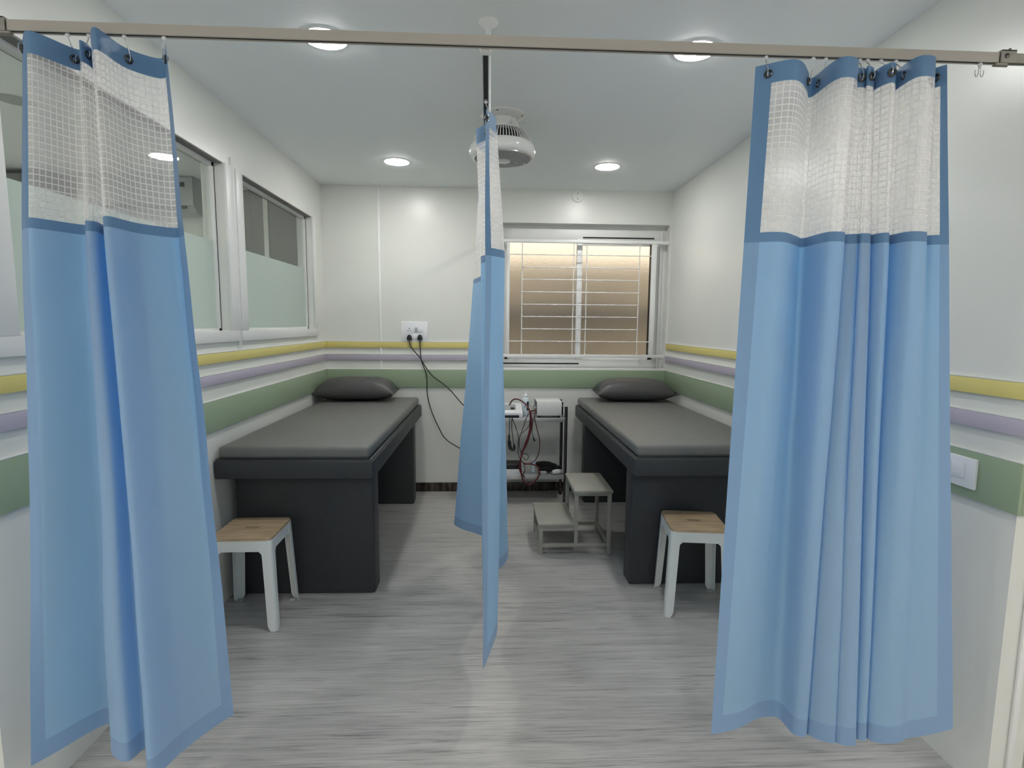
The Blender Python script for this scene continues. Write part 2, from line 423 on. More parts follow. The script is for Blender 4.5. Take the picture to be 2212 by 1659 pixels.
f.box(.812, 1.452, y0+.045, y0+.070, 1.150, 1.176); f.box(.812, 1.452, y0+.045, y0+.070, 2.135, 2.168)
f.box(1.418, 1.452, y0+.045, y0+.070, 1.150, 2.168); f.box(.790, .815, y0+.045, y0+.070, 1.150, 2.168)
part(f, 'sash', M['white'], e, world=True)
f = MB(); f.box(.812, 1.43, y0-.002, y0+.001, 2.186, 2.198); f.box(.150, .780, y0-.002, y0+.001, 2.166, 2.171); f.box(.105, .80, y0-.002, y0+.001, 1.108, 1.120)
f.box(1.409, 1.415, y0-.001, y0+.05, 1.176, 2.15)
part(f, 'track_gap', M['dark_hole'], e, world=True)
part(MB().box(.172, .770, y0+.018, y0+.024, 1.17, 2.155), 'pane', M['obscure'], e, world=True)
part(MB().box(.810, 1.420, y0+.055, y0+.061, 1.17, 2.140), 'pane', M['obscure'], e, world=True)
# security grille, standing in the recess
g = thing('window_grille', 'white steel security grille of thin rods in front of the frosted back window', 'window grille', (.83, YB+.02, 1.17))
yg0, yg1 = YB+.004, YB+.030
f = MB(); f.box(.102, 1.533, yg0, yg1, 2.134, 2.160, bev=.002); f.box(.102, 1.533, yg0, yg1, 1.172, 1.198, bev=.002)
f.box(.160, .186, yg0, yg1, 1.198, 2.134, bev=.002); f.box(1.392, 1.432, yg0, yg1, 1.198, 2.134, bev=.002)
part(f, 'grille_frame', M['white'], g, world=True)
yg = YB+.015
for x in (.291, .727, .838, 1.289): part(MB().tube([(x, yg, 1.198), (x, yg, 2.134)], .0045, 8), 'vertical_rod', M['white'], g, world=True)
zs = [2.035, 1.931, 1.829, 1.725, 1.621, 1.518, 1.413, 1.309]
for i, z in enumerate(zs):
    a, b = ((.186, 1.392) if i in (0, 7) else (.291, 1.289))
    part(MB().tube([(a, yg-.006, z), (b, yg-.006, z)], .0042, 8), 'horizontal_rod', M['white'], g, world=True)
# outside, a narrow light well
struct(MB().box(-1.2, 3.0, YB+.98, YB+1.08, -.5, 3.4).build('wall_lightwell', M['ext']))
struct(MB().box(-1.2, 3.0, YB+.22, YB+.98, -.6, -.5).build('floor_lightwell', M['extgrey']))
struct(MB().box(-.6, 2.6, YB+.86, YB+.98, 1.50, 1.62).build('trim_13', M['extgrey']))

# ---- the neighbouring room behind the glass partitions
struct(MB().box(-4.6, XL-T, YF-.1, YF, 0, ZC).build('wall_neighbour_front', M['wall']))
cb = thing('wall_cupboard', 'dark grey two-door cupboard seen through the second glazed partition', 'cupboard', (-1.8, YB-.06, 0))
part(MB().box(-2.19, -1.475, YB-.055, YB-.003, .0, 2.50), 'carcass', M['darkpanel'], cb, world=True)
part(MB().box(-2.185, -1.795, YB-.075, YB-.056, .05, 2.49, bev=.002), 'door', M['darkpanel'], cb, world=True)
part(MB().box(-1.755, -1.48, YB-.075, YB-.056, .05, 2.49, bev=.002), 'door', M['darkpanel'], cb, world=True)
part(MB().box(-1.793, -1.757, YB-.082, YB-.056, .02, 2.50, bev=.002), 'centre_post', M['wall'], cb, world=True)
ac = thing('air_conditioner', 'pale split air conditioner high on the wall beyond the first glazed partition', 'air conditioner', (-2.7, YB-.2, 2.28))
prof = [(-.20, .06), (-.20, .27), (-.17, .30), (0, .30), (0, .02), (-.06, 0), (-.14, .015)]
mp = MB().prism([(a, b) for a, b in prof], 0, .86, bev=.006, M4=Matrix(((0, 0, 1, -.43), (1, 0, 0, .2), (0, 1, 0, 0), (0, 0, 0, 1))))
part(mp, 'casing', M['grey_plastic'], ac)
part(MB().box(-.38, .38, -.012, .0, .035, .055), 'air_flap', M['dark_hole'], ac)
part(MB().box(.30, .37, -.003, .002, .20, .235), 'badge', M['dark_hole'], ac)
shelf = thing('high_cabinet', 'dark cabinet high up in the next room, seen left of the left curtain', 'cabinet', (-3.45, YB-.25, 2.24))
part(MB().box(-.55, .16, -.06, .245, 0, .29, bev=.004), 'body', M['darkpanel'], shelf)
part(MB().box(-.54, .15, -.078, -.061, .01, .28, bev=.003), 'door', M['darkpanel'], shelf)

# ================================================================== LAMPS
def downlight(x, y, label, grp, m='lamp', r=.083, parts=True):
    t = thing('downlight', label, 'ceiling light', (x, y, ZC), 0, grp)
    part(MB().lathe([(r+.006, 0), (r+.006, -.002), (r+.002, -.0045), (r, -.0045), (r, 0)], n=48, caps=False), 'trim_ring', M['white'], t)
    part(MB().lathe([(r, -.0005), (r-.0005, -.0045), (r-.010, -.0075), (0.001, -.0085)], n=48), 'diffuser', M[m], t)
    return t
G1 = 'round downlights in the ceiling of the bay'
downlight(-.643, 2.292, 'round lit downlight cut by the front track, nearer left one of four', G1)
downlight(.842, 2.292, 'round lit downlight cut by the front track, nearer right one of four', G1)
downlight(-.631, 3.912, 'round lit downlight near the back wall, left of the ceiling fan', G1)
downlight(.842, 3.918, 'round lit downlight near the back wall, right of the ceiling fan', G1)
G2 = 'unseen fill downlights added in the hall in front of the bay'
for x, y in ((-2.75, -.35), (2.95, -.35), (-2.75, -1.9), (2.95, -1.9), (.1, -1.0)):  # lamps added out of view to light the curtain fronts
    downlight(x, y, 'unseen fill downlight added in the hall ceiling in front of the curtains', G2, 'hall_fill', .11)
downlight(3.1, .7, 'warm round downlight in the passage to the right of the bay', None, 'lamp_warm')
downlight(-2.95, 2.05, 'unseen fill downlight added in the room behind the glazed partitions, nearer one', 'unseen fill downlights added in the next room', 'lamp', .13)  # this and the next lamp added out of view to brighten the partitions
downlight(-4.05, 3.7, 'unseen fill downlight added in the room behind the glazed partitions, farther one', 'unseen fill downlights added in the next room', 'lamp', .11)
downlight(-2.40, 2.99, 'grey unlit downlight in the next room, left of the left curtain', None, 'lamp_off')

# ================================================================== CURTAIN TRACKS
tr = thing('curtain_track', 'long beige curtain track spanning the front of the bay', 'curtain track', (.08, YT, ZT))
def track_profile(mb, x0, x1, y, h=.020, w=.018):
    mb.box(x0, x1, y-w/2, y-w/2+.003, ZT, ZT+h); mb.box(x0, x1, y+w/2-.003, y+w/2, ZT, ZT+h)
    mb.box(x0, x1, y-w/2, y+w/2, ZT+h, ZT+h+.003); mb.box(x0, x1, y-w/2+.003, y-.0042, ZT, ZT+.002); mb.box(x0, x1, y+.0042, y+w/2-.003, ZT, ZT+.002)
    return mb
part(track_profile(MB(), -1.105, 1.275, YT), 'rail', M['track'], tr, world=True)
part(MB().box(-1.105, 1.275, YT-.0058, YT+.0058, ZT+.0025, ZT+.0055), 'runner_channel', M['dark_hole'], tr, world=True)
def coupler(x, lab, s):
    t = thing('track_coupler', lab, 'track coupler', (x, YT, ZT))
    mb = MB(); mb.box(-.020, .020, -.0130, -.0092, -.003, .028, bev=.0015); mb.box(-.020, .020, .0092, .0130, -.003, .028, bev=.0015); mb.box(-.020, .020, -.0130, .0130, .0235, .028, bev=.001)
    mb.box(-.028 if s > 0 else 0, 0 if s > 0 else .028, -.011, -.0055, -.007, -.0032)
    part(mb, 'sleeve', M['track_dark'], t)
    part(MB().lathe([(.0055, -.0130), (.0055, -.0150), (.002, -.0160)], c=(-.006*s, 0, .013), n=12, axis='Y'), 'set_screw', M['dsteel'], t)
    part(MB().tube([(.012*s, 0, .028), (.012*s, 0, .036)], .003, 8), 'top_bolt', M['dsteel'], t)
    return t
coupler(1.297, 'brown-grey coupler joining the track near the right wall', 1)
coupler(-1.127, 'brown-grey coupler joining the track at the top left corner', -1)
for x0, x1, lab in ((1.30, 2.3, 'darker track piece running on to the right of the coupler'), (-2.2, -1.13, 'darker track piece running on to the left of the coupler')):
    o = track_profile(MB(), x0, x1, YT, h=.019, w=.0165).build('curtain_track', M['track_dark']); recenter(o); tag(o, lab, 'curtain track')
XM = -.007
ct = thing('curtain_track', 'narrow dark-slotted track running back down the middle of the bay', 'curtain track', (XM, 3, ZT))
mb = MB(); w = .018
mb.box(XM-w/2, XM-w/2+.0025, YT+.02, YB-.002, ZT, ZT+.022); mb.box(XM+w/2-.0025, XM+w/2, YT+.02, YB-.002, ZT, ZT+.022); mb.box(XM-w/2, XM+w/2, YT+.02, YB-.002, ZT+.022, ZT+.025)
part(mb, 'rail', M['steel'], ct, world=True)
part(MB().box(XM-w/2+.0025, XM+w/2-.0025, YT+.02, YB-.002, ZT+.003, ZT+.006), 'runner_channel', M['dark_hole'], ct, world=True)
part(MB().box(XM-.0135, XM+.0135, YT+.013, YT+.034, ZT-.004, ZT+.027, bev=.002), 'end_cap', M['white'], ct, world=True)
hg = thing('track_hanger', 'short white hanger post from the ceiling holding the middle track', 'track hanger', (.0, 2.135, ZC))
part(MB().lathe([(.036, 0), (.036, -.004), (.024, -.016), (.012, -.022)], n=32), 'ceiling_flange', M['white'], hg)
part(MB().tube([(0, 0, -.02), (0, 0, -(ZC-ZT-.025))], .0095, 16), 'rod', M['white'], hg)
part(MB().tube([(.0095, -.002, -.055), (.0125, -.003, -.055)], .003, 8), 'set_screw', M['dark_hole'], hg)

# ================================================================== CURTAINS
ZTOP, ZJ, ZH = 2.088, 1.675, .27
def curtain(label, top, hem, hooks, seed, ease=1.0, z_h=ZH, join=None):
    """top / hem: plan points of the folds; hooks: fold index of each grommet"""
    n = len(top); base = sum((Vector(p) for p in hem), Vector((0, 0)))/n
    t = thing('hospital_curtain', label, 'curtain', (base.x, base.y, z_h))
    # even columns along the cloth at mid height
    S = 40; fine = [i/S for i in range((n-1)*S+1)]
    mid = [crom(top, q)*.5 + crom(hem, q)*.5 for q in fine]
    arc = [0]
    for a, b in zip(mid, mid[1:]): arc.append(arc[-1]+(b-a).length)
    Ltot = arc[-1]; nc = max(60, int(Ltot/.0065)); qs = []; j = 0
    us = sorted(set([Ltot*i/nc for i in range(nc+1)] + [.034, Ltot-.034]))
    for s in us:
        while j < len(arc)-2 and arc[j+1] < s: j += 1
        d = arc[j+1]-arc[j]; qs.append(fine[j]+(fine[j+1]-fine[j])*((s-arc[j])/d if d > 1e-9 else 0))
    def pos(q, s, z):
        k = (ZTOP-z)/(ZTOP-z_h); k = k**ease
        if join is None: p = crom(top, q)*(1-k)+crom(hem, q)*k
        else:
            kj = (ZTOP-ZJ)/(ZTOP-z_h); a_, b_, c_ = crom(top, q), crom(join, q), crom(hem, q)
            p = a_*(1-k/kj)+b_*(k/kj) if k < kj else b_*(1-(k-kj)/(1-kj))+c_*((k-kj)/(1-kj))
        w = min(1, max(0, (ZTOP-z)/.4))
        nx = mnoise.noise(Vector((s*3.1+seed, z*1.6, seed)))*.010*w + mnoise.noise(Vector((s*9+seed, z*3.5, seed+5)))*.0035*w
        return Vector((p.x+nx*.4, p.y+nx, z))
    def rows(z0, z1, k): return [z0+(z1-z0)*i/k for i in range(k+1)]
    def grid(name, m, i0, i1, zz, uv=False):
        bm = bmesh.new(); vs = [[bm.verts.new(pos(qs[i], us[i], z)-t.location) for i in range(i0, i1+1)] for z in zz]
        lay = bm.loops.layers.uv.new('UVMap')
        for r in range(len(zz)-1):
            for c in range(i1-i0):
                f = bm.faces.new((vs[r][c], vs[r][c+1], vs[r+1][c+1], vs[r+1][c])); f.smooth = True
                for l, (rr, cc) in zip(f.loops, ((r, c), (r, c+1), (r+1, c+1), (r+1, c))): l[lay].uv = (us[i0+cc], zz[rr])
        me = bpy.data.meshes.new(name); bm.to_mesh(me); bm.free(); me.materials.append(m)
        o = bpy.data.objects.new(name, me); COL.objects.link(o); o.parent = t; return o
    N_ = len(us)-1; a = us.index(.034); b = us.index(Ltot-.034)
    zb = ZTOP-.046
    grid('header_band', M['hem'], 0, N_, rows(ZTOP, zb, 3))
    grid('net_panel', M['net'], a, b, rows(zb, ZJ+.012, 24), True)
    grid('seam_band', M['hem'], a, b, rows(ZJ+.012, ZJ-.012, 2))
    grid('fabric_panel', M['blue'], a, b, rows(ZJ-.012, z_h+.055, 48))
    grid('bottom_hem', M['vhem'], a, b, rows(z_h+.055, z_h, 3))
    up = rows(zb, ZJ+.012, 24)+rows(ZJ+.012, ZJ-.012, 2)[1:]; low = rows(ZJ-.012, z_h+.055, 48)+rows(z_h+.055, z_h, 3)[1:]
    for i0, i1 in ((0, a), (b, N_)):
        o = grid('side_hem', M['vhem'], i0, i1, up+low[1:])
        o.data.materials.append(M['hem'])
        for p in o.data.polygons:
            if p.center.z+t.location.z > ZJ-.012: p.material_index = 1
    spots = []
    for q in hooks:
        z = ZTOP-.024; p = pos(q, 0, z); d = (pos(min(q+.05, n-1), 0, z)-pos(max(q-.05, 0), 0, z)).normalized(); nn = Vector((d.y, -d.x, 0))
        if nn.y > 0: nn = -nn
        ring = [p+nn*.0015+(d*math.cos(2*PI*k/20)+Vector((0, 0, 1))*math.sin(2*PI*k/20))*.0075 for k in range(20)]
        part(MB().tube(ring, .0028, 8, closed=True), 'grommet', M['dsteel'], t, world=True)
        hole = [p+nn*.0012+(d*math.cos(2*PI*k/16)+Vector((0, 0, 1))*math.sin(2*PI*k/16))*.0065 for k in range(16)]
        spots.append((p, nn, d))
    return t, spots
ORD = ['first', 'second', 'third', 'fourth', 'fifth', 'sixth', 'seventh', 'eighth', 'ninth', 'tenth', 'eleventh']
def hook(p, nn, d, top, label, grp):
    """runner in the slot, wire drop, loop through the grommet"""
    t = thing('curtain_hook', label, 'curtain hook', top, 0, grp)
    mb = MB(); mb.lathe([(.0036, .008), (.0036, 0), (.0052, -.002), (.0052, -.005), (.002, -.008)], c=top, n=12)
    part(mb, 'runner', M['plastic'], t, world=True)
    a = Vector(top)+Vector((0, 0, -.007)); c = p+nn*.006+Vector((0, 0, .004))
    pts = [a, a*.5+c*.5+nn*.002, c+Vector((0, 0, .006)), p+nn*.0065+Vector((0, 0, -.003)), p+nn*.002+Vector((0, 0, -.0055)), p-nn*.004+Vector((0, 0, -.001)), p-nn*.004+Vector((0, 0, .008))]
    part(MB().tube(path([tuple(q) for q in pts], 5), .0013, 6), 'wire', M['chrome'], t, world=True)
    return t
def XY(p, z): v = onZ(p, z); return (v.x, v.y)
# --- left curtain
lt = [(47, 88), (62, 66), (171, 107), (173, 86), (204, 126), (204, 58), (275, 105), (345, 126), (358, 95)]
topL = [XY(p, ZTOP) for p in lt]
lh = [(66, 1656), (105, 1634), (240, 1562), (247, 1629), (278, 1643), (318, 1610), (323, 1684), (400, 1618), (503, 1545)]
hemL = [XY(p, ZH) for p in lh]
topL = topL[:5]+[XY((205, 122), ZTOP)]+topL[5:]; hemL = hemL[:5]+[hemL[5]]+[XY((316, 1606), ZH)]+hemL[6:]
topL = [XY(p, ZTOP) for p in [(47, 88), (62, 66), (171, 107), (173, 86), (190, 96), (205, 126), (204, 58), (275, 105), (345, 126), (358, 95)]]
hemL = [XY(p, ZH) for p in [(66, 1656), (105, 1634), (240, 1562), (247, 1629), (278, 1643), (320, 1612), (324, 1684), (400, 1618), (470, 1566), (503, 1545)]]
cl, sp1 = curtain('blue hospital curtain with white net top gathered at the left of the bay', topL, hemL, [.25, 1.85, 3.9, 7.0, 8.75], 1.3)
for i, (p, nn, d) in enumerate(sp1):
    hook(p, nn, d, (p.x, YT, ZT), '%s metal hook from the left on the left blue curtain' % ORD[i], 'hooks of the left curtain')
# --- right curtain
tR = [(1632, 144), (1719, 128), (1747, 156), (1750, 170), (1823, 122), (1850, 124), (1846, 165), (1850, 147), (1869, 147), (1871, 163), (1875, 142), (1888, 146), (1886, 160), (1891, 152), (1928, 134), (1936, 138), (1934, 155), (1940, 150), (1989, 120), (2019, 121), (2014, 152), (2020, 147), (2046, 139)]
hR = [(1536, 1589), (1590, 1577), (1650, 1549), (1678, 1549), (1718, 1588), (1741, 1592), (1737, 1568), (1745, 1588), (1803, 1606), (1799, 1586), (1806, 1606), (1848, 1612), (1845, 1590), (1852, 1598), (1862, 1600), (1871, 1600), (1867, 1588), (1875, 1598), (1910, 1606), (1945, 1603), (1960, 1596), (1990, 1592), (2060, 1577)]
cR, sp2 = curtain('blue hospital curtain with white net top bunched at the right of the bay', [XY(p, ZTOP) for p in tR], [XY(p, ZH) for p in hR],
                  [.32, 1.95, 3.35, 7.6, 10.6, 14.0, 17.3, 20.0, 21.1], 4.7)
for i, (p, nn, d) in enumerate(sp2):
    hook(p, nn, d, (p.x, YT, ZT), '%s metal hook from the left on the right blue curtain' % ORD[i], 'hooks of the right curtain')
# --- middle curtain, seen edge-on
tM = [(-.006, 1.69), (.010, 1.72), (.024, 1.765), (-.004, 1.81), (-.040, 1.865), (-.005, 1.95), (.030, 2.12), (0, 2.35), (-.045, 2.75), (-.01, 2.9), (.02, 3.0)]
jM = [(-.009, 1.70), (.026, 1.735), (.058, 1.80), (.015, 1.86), (-.024, 1.95), (.012, 2.10), (.054, 2.30), (0, 2.60), (-.074, 3.05), (-.03, 3.15), (.03, 3.20)]
hM = [(-.012, 1.735), (.014, 1.83), (.042, 2.00), (.02, 2.12), (-.018, 2.25), (.03, 2.42), (.112, 2.66), (.03, 2.85), (-.195, 3.11), (-.06, 3.25), (.05, 3.33)]
cM, sp3 = curtain('blue hospital curtain with white net top seen edge-on down the middle of the bay', tM, hM, [.15, 3.0, 5.2, 7.2], 9.1, join=jM)
for i, (p, nn, d) in enumerate(sp3):
    hook(p, nn, d, (XM, p.y, ZT), '%s metal hook from the front on the middle curtain' % ORD[i], 'hooks of the middle curtain')
# spare hook at the end of the right track
p = onY((2116, 150), YT)
sh = thing('curtain_hook', 'spare empty double hook hanging near the right coupler', 'curtain hook', (p.x, YT, ZT))
part(MB().lathe([(.0036, .008), (.0036, 0), (.0052, -.002), (.0052, -.006), (.002, -.009)], n=12), 'runner', M['plastic'], sh)
for s in (-1, 1):
    part(MB().tube(path([(0, 0, -.008), (.002*s, 0, -.012), (.0035*s, 0, -.028), (.007*s, 0, -.033), (.0105*s, 0, -.028), (.011*s, 0, -.017)], 5), .0012, 6), 'wire', M['chrome'], sh)

# ================================================================== BEDS
def bed(label, x0, x1, rz, plabel, px, py, prz, yf, lo):
    """plinth-legged treatment couch; local x 0..w across, y 0..L front to back"""
    w = x1-x0; L = 4.557-yf
    t = thing('treatment_couch', label, 'couch', (x0, yf, 0), rz)
    w_ = w
    f = MB().box(0, w_, 0, L, .672, .764, bev=.006, seg=3)
    f.box(.006, w_-.006, .006, L-.006, .760, .770, bev=.003)
    part(f, 'bed_frame', M['bed'], t)
    part(MB().box(.034, w_-.030, .0+lo, lo+.125, 0, .672, bev=.012, seg=3), 'leg_panel', M['bed'], t)
    part(MB().box(.034, w_-.030, 4.262-yf, 4.390-yf, 0, .672, bev=.012, seg=3), 'leg_panel', M['bed'], t)
    mb = MB(); mb.box(.014, w_-.020, .016, L-.01, .770, .834, bev=.020, seg=4)
    mt = part(mb, 'mattress', M['matt'], t, angle=60)
    part(MB().tube([(.016, .0175, .774), (w_-.022, .0175, .774)], .0022, 6), 'piping', M['bed'], mt)
    pillow(plabel, px, py, .834, prz)
    return t
def pillow(label, x, y, z, rz):
    W_, D_, H_ = .63, .34, .125
    bm = bmesh.new(); nx, ny = 44, 28; grid_ = {}
    def prof(u, v):
        # u,v in -1..1 ; puffed with pinched seam edge and pulled-out corners
        k = max(0, (1-abs(u)**4.2))*max(0, (1-abs(v)**2.6)); return k**.58
    for side in (1, -1):
        for i in range(nx+1):
            for j in range(ny+1):
                u, v = -1+2*i/nx, -1+2*j/ny
                edge = i in (0, nx) or j in (0, ny)
                if side == -1 and edge: grid_[side, i, j] = grid_[1, i, j]; continue
                pin = 1-.055*(1-abs(u)**4)*(abs(v)**6) ; pin2 = 1-.05*(1-abs(v)**4)*(abs(u)**6)
                h = prof(u, v)*(.122 if side == 1 else .060)
                wr = mnoise.noise(Vector((u*6+x*7, v*5, side*2)))*.0035*(1-prof(u, v)*.4) + .004*math.sin(u*23+v*3+x)*max(0, abs(v)-.45)*(1-abs(v))*3
                hh = h+wr*prof(u, v) if side == 1 else -h
                sag = .010*(abs(u)**3)+.006*(abs(v)**3)
                zz = max(.064+hh, .0005) if side == -1 else .064+hh
                grid_[side, i, j] = bm.verts.new((u*W_/2*pin2, v*D_/2*pin, zz))
        for i in range(nx):
            for j in range(ny):
                q = [grid_[side, i, j], grid_[side, i+1, j], grid_[side, i+1, j+1], grid_[side, i, j+1]]
                bm.faces.new(q if side == 1 else q[::-1])
    mb = MB(); mb.bm.free(); mb.bm = bm
    o = mb.build('pillow', M['pillow'], angle=70); o.location = (x, y, z+.001); o.rotation_euler = (0, 0, rz)
    tag(o, label, 'pillow')
    return o
bed('charcoal leatherette treatment couch on the left of the middle curtain', -1.352, -.570, -.008,
    'grey leatherette pillow at the head of the left couch', -1.045, 4.37, .03, 2.672, .135)
bed('charcoal leatherette treatment couch on the right of the middle curtain', .764, 1.544, .003,
    'grey leatherette pillow at the head of the right couch', 1.20, 4.37, -.05, 2.69, .165)
# ================================================================== STOOLS
def stool(label, x, y, rz):
    t = thing('stool', label, 'stool', (x, y, 0), rz)
    H = .448; a = .142; sp_ = .020
    def rr(s, r, n=6):
        out = []
        for cx_, cy_, a0 in ((s-r, s-r, 0), (-s+r, s-r, PI/2), (-s+r, -s+r, PI), (s-r, -s+r, 1.5*PI)):
            for k in range(n+1): out.append((cx_+r*math.cos(a0+PI/2*k/n), cy_+r*math.sin(a0+PI/2*k/n)))
        return out
    # seat: ring of wood round a hand slot
    bm = bmesh.new(); outer = rr(a, .030); m_ = len(outer)
    slot = []
    for k in range(m_):
        ang = math.atan2(outer[k][1], outer[k][0]); slot.append((.022*math.cos(ang)+(.016 if math.cos(ang) > 0 else -.016), .009*math.sin(ang)+.004))
    lv = []
    for z in (H-.012, H):
        lv.append([bm.verts.new((*p, z)) for p in outer]); lv.append([bm.verts.new((*p, z)) for p in slot])
    o0, s0, o1, s1 = lv
    for k in range(m_):
        k2 = (k+1) % m_
        bm.faces.new((o0[k], o0[k2], o1[k2], o1[k])); bm.faces.new((s1[k], s1[k2], s0[k2], s0[k]))
        bm.faces.new((o1[k], o1[k2], s1[k2], s1[k])); bm.faces.new((s0[k], s0[k2], o0[k2], o0[k]))
    mb = MB(); mb.bm.free(); mb.bm = bm
    part(mb, 'seat', M['oak'], t, angle=30)
    part(MB().box(-.040, .040, -.012, .020, H-.020, H-.0125), 'slot_liner', M['dark_hole'], t)
    # apron: four bent-sheet sides
    mb = MB(); th = .003; za = H-.012-.052
    for s in (-1, 1):
        mb.box(-a+.028, a-.028, s*a-(th if s > 0 else 0), s*a+(0 if s > 0 else th), za, H-.012)
        mb.box(s*a-(th if s > 0 else 0), s*a+(0 if s > 0 else th), -a+.028, a-.028, za, H-.012)
    part(mb, 'apron', M['stoolw'], t)
    # folded angle legs: two flanges meeting in a rounded outside corner, rounded foot
    for sx in (-1, 1):
        for sy_ in (-1, 1):
            bm = bmesh.new()
            prof = [(-.058, 0), (-.030, 0), (-.016, 0), (-.008, -.0022), (-.0022, -.008), (0, -.016), (0, -.030), (0, -.058)]
            zs_ = [H-.012, za, za-.012, za-.03, .20, .05, .028, .012, .004, 0]
            rings = []
            for z in zs_:
                k = (H-.012-z)/(H-.012); off = sp_*k; row = []
                wide = 1.0 if z >= za else (.80 if z >= za-.012 else .80-.10*k)
                for (px_, py_) in prof:
                    d = min(1, max(0, (.030-z)/.030)); lim = .058*wide*(1-.30*d*d)
                    qx, qy = max(px_, -lim), max(py_, -lim)
                    zz = z
                    row.append(((a+off+qx)*sx, (a+off+qy)*sy_, zz))
                rings.append(row)
            inner = []
            for r_ in rings:
                inner.append([(x_-sx*.003*(1 if j >= 3 else 0)-0, y_-sy_*.003*(1 if j <= 4 else 0), z_) for j, (x_, y_, z_) in enumerate(r_)])
            V1 = [[bm.verts.new(p) for p in r_] for r_ in rings]; V2 = [[bm.verts.new(p) for p in r_] for r_ in inner]
            nn_ = len(prof)
            for i in range(len(zs_)-1):
                for j in range(nn_-1):
                    bm.faces.new((V1[i][j], V1[i][j+1], V1[i+1][j+1], V1[i+1][j])); bm.faces.new((V2[i][j], V2[i+1][j], V2[i+1][j+1], V2[i][j+1]))
                for j in (0, nn_-1):
                    bm.faces.new((V1[i][j], V1[i+1][j], V2[i+1][j], V2[i][j]))
            for j in range(nn_-1):
                for i in (0, len(zs_)-1): bm.faces.new((V1[i][j], V1[i][j+1], V2[i][j+1], V2[i][j]))
            mb = MB(); mb.bm.free(); mb.bm = bm
            lg = part(mb, 'leg', M['stoolw'], t, angle=50)
            part(MB().box(sx*(a+sp_-.028)-.016, sx*(a+sp_-.028)+.016, sy_*(a+sp_-.028)-.016, sy_*(a+sp_-.028)+.016, .001, .006, bev=.002), 'foot_pad', M['grey_plastic'], lg)
    return t
stool('wood-topped white metal stool in front of the left couch', -1.150, 2.606, .01)
stool('wood-topped white metal stool in front of the right couch', 1.073, 2.655, -.13)
# ================================================================== STEP STOOL
st = thing('step_stool', 'two-step khaki grey metal step stool beside the right couch', 'step stool', (.555, 3.47, 0))
X0, X1, X2, Y0, Y1 = .330, .553, .788, 3.262, 3.665
part(MB().box(X0-.006, X1+.004, Y0-.008, Y1+.004, .188, .206, bev=.003), 'lower_tread', M['step'], st, world=True)
part(MB().box(X1-.004, X2+.006, Y0-.008, Y1+.004, .400, .418, bev=.003), 'upper_tread', M['step'], st, world=True)
lw = .024
def post(x, y, z1): part(MB().box(x, x+lw, y, y+lw, 0, z1, bev=.002), 'leg', M['step'], st, world=True)
for y in (Y0, Y1-lw): post(X0, y, .188); post(X2-lw, y, .400)
def post2(x, y, z0, z1): part(MB().box(x, x+lw, y, y+lw, z0, z1, bev=.002), 'upright', M['step'], st, world=True)
for y in (Y0, Y1-lw): post2(X1, y, .072, .400)
def rail_(*b): part(MB().box(*b, bev=.001), 'cross_rail', M['step'], st, world=True)
for y in (Y0, Y1-lw):
    rail_(X0+lw, X2-lw, y+.002, y+lw-.002, .048, .072); rail_(X0+lw, X1, y+.002, y+lw-.002, .170, .188); rail_(X1+lw, X2-lw, y+.002, y+lw-.002, .382, .400)
for x in (X0, X2-lw): rail_(x+.002, x+lw-.002, Y0+lw, Y1-lw, .048, .072)
rail_(X0+.002, X0+lw-.002, Y0+lw, Y1-lw, .166, .188)
rail_(X1+.002, X1+lw-.002, Y0+lw, Y1-lw, .376, .400); rail_(X2-lw+.002, X2-.002, Y0+lw, Y1-lw, .376, .400)

# ================================================================== TROLLEY
TX0, TX1, TY0, TY1 = .0, .632, 4.225, 4.505
tl = thing('instrument_trolley', 'stainless steel two-shelf trolley on castors behind the middle curtain', 'trolley', ((TX0+TX1)/2, (TY0+TY1)/2, 0))
for z, nm in ((.700, 'top_shelf'), (.232, 'lower_shelf')):
    mb = MB(); mb.box(TX0+.012, TX1-.012, TY0, TY1, z-.004, z); mb.box(TX0+.012, TX1-.012, TY0-.003, TY0, z-.022, z+.012, bev=.001)
    mb.box(TX0+.012, TX1-.012, TY1, TY1+.003, z-.022, z+.012, bev=.001); mb.box(TX0+.010, TX0+.013, TY0, TY1, z-.022, z+.012); mb.box(TX1-.013, TX1-.010, TY0, TY1, z-.022, z+.012)
    part(mb, nm, M['steel'], tl, world=True)
for x in (TX0, TX1):
    for y in (TY0+.012, TY1-.012):
        lg = part(MB().tube([(x, y, .068), (x, y, .80)], .0125, 14), 'leg', M['dsteel'], tl, world=True)
        c = MB(); c.lathe([(.012, -.011), (.030, -.011), (.032, -.006), (.032, .006), (.030, .011), (.012, .011)], c=(x, y, .032), n=24, axis='X')
        part(c, 'castor', M['black'], lg, world=True)
part(MB().tube([(TX0, TY1-.012, .775), (TX1, TY1-.012, .775)], .005, 8), 'guard_rail', M['chrome'], tl, world=True)
for x in (TX0, TX1): part(MB().tube([(x, TY0+.012, .775), (x, TY1-.012, .775)], .005, 8), 'guard_rail', M['chrome'], tl, world=True)
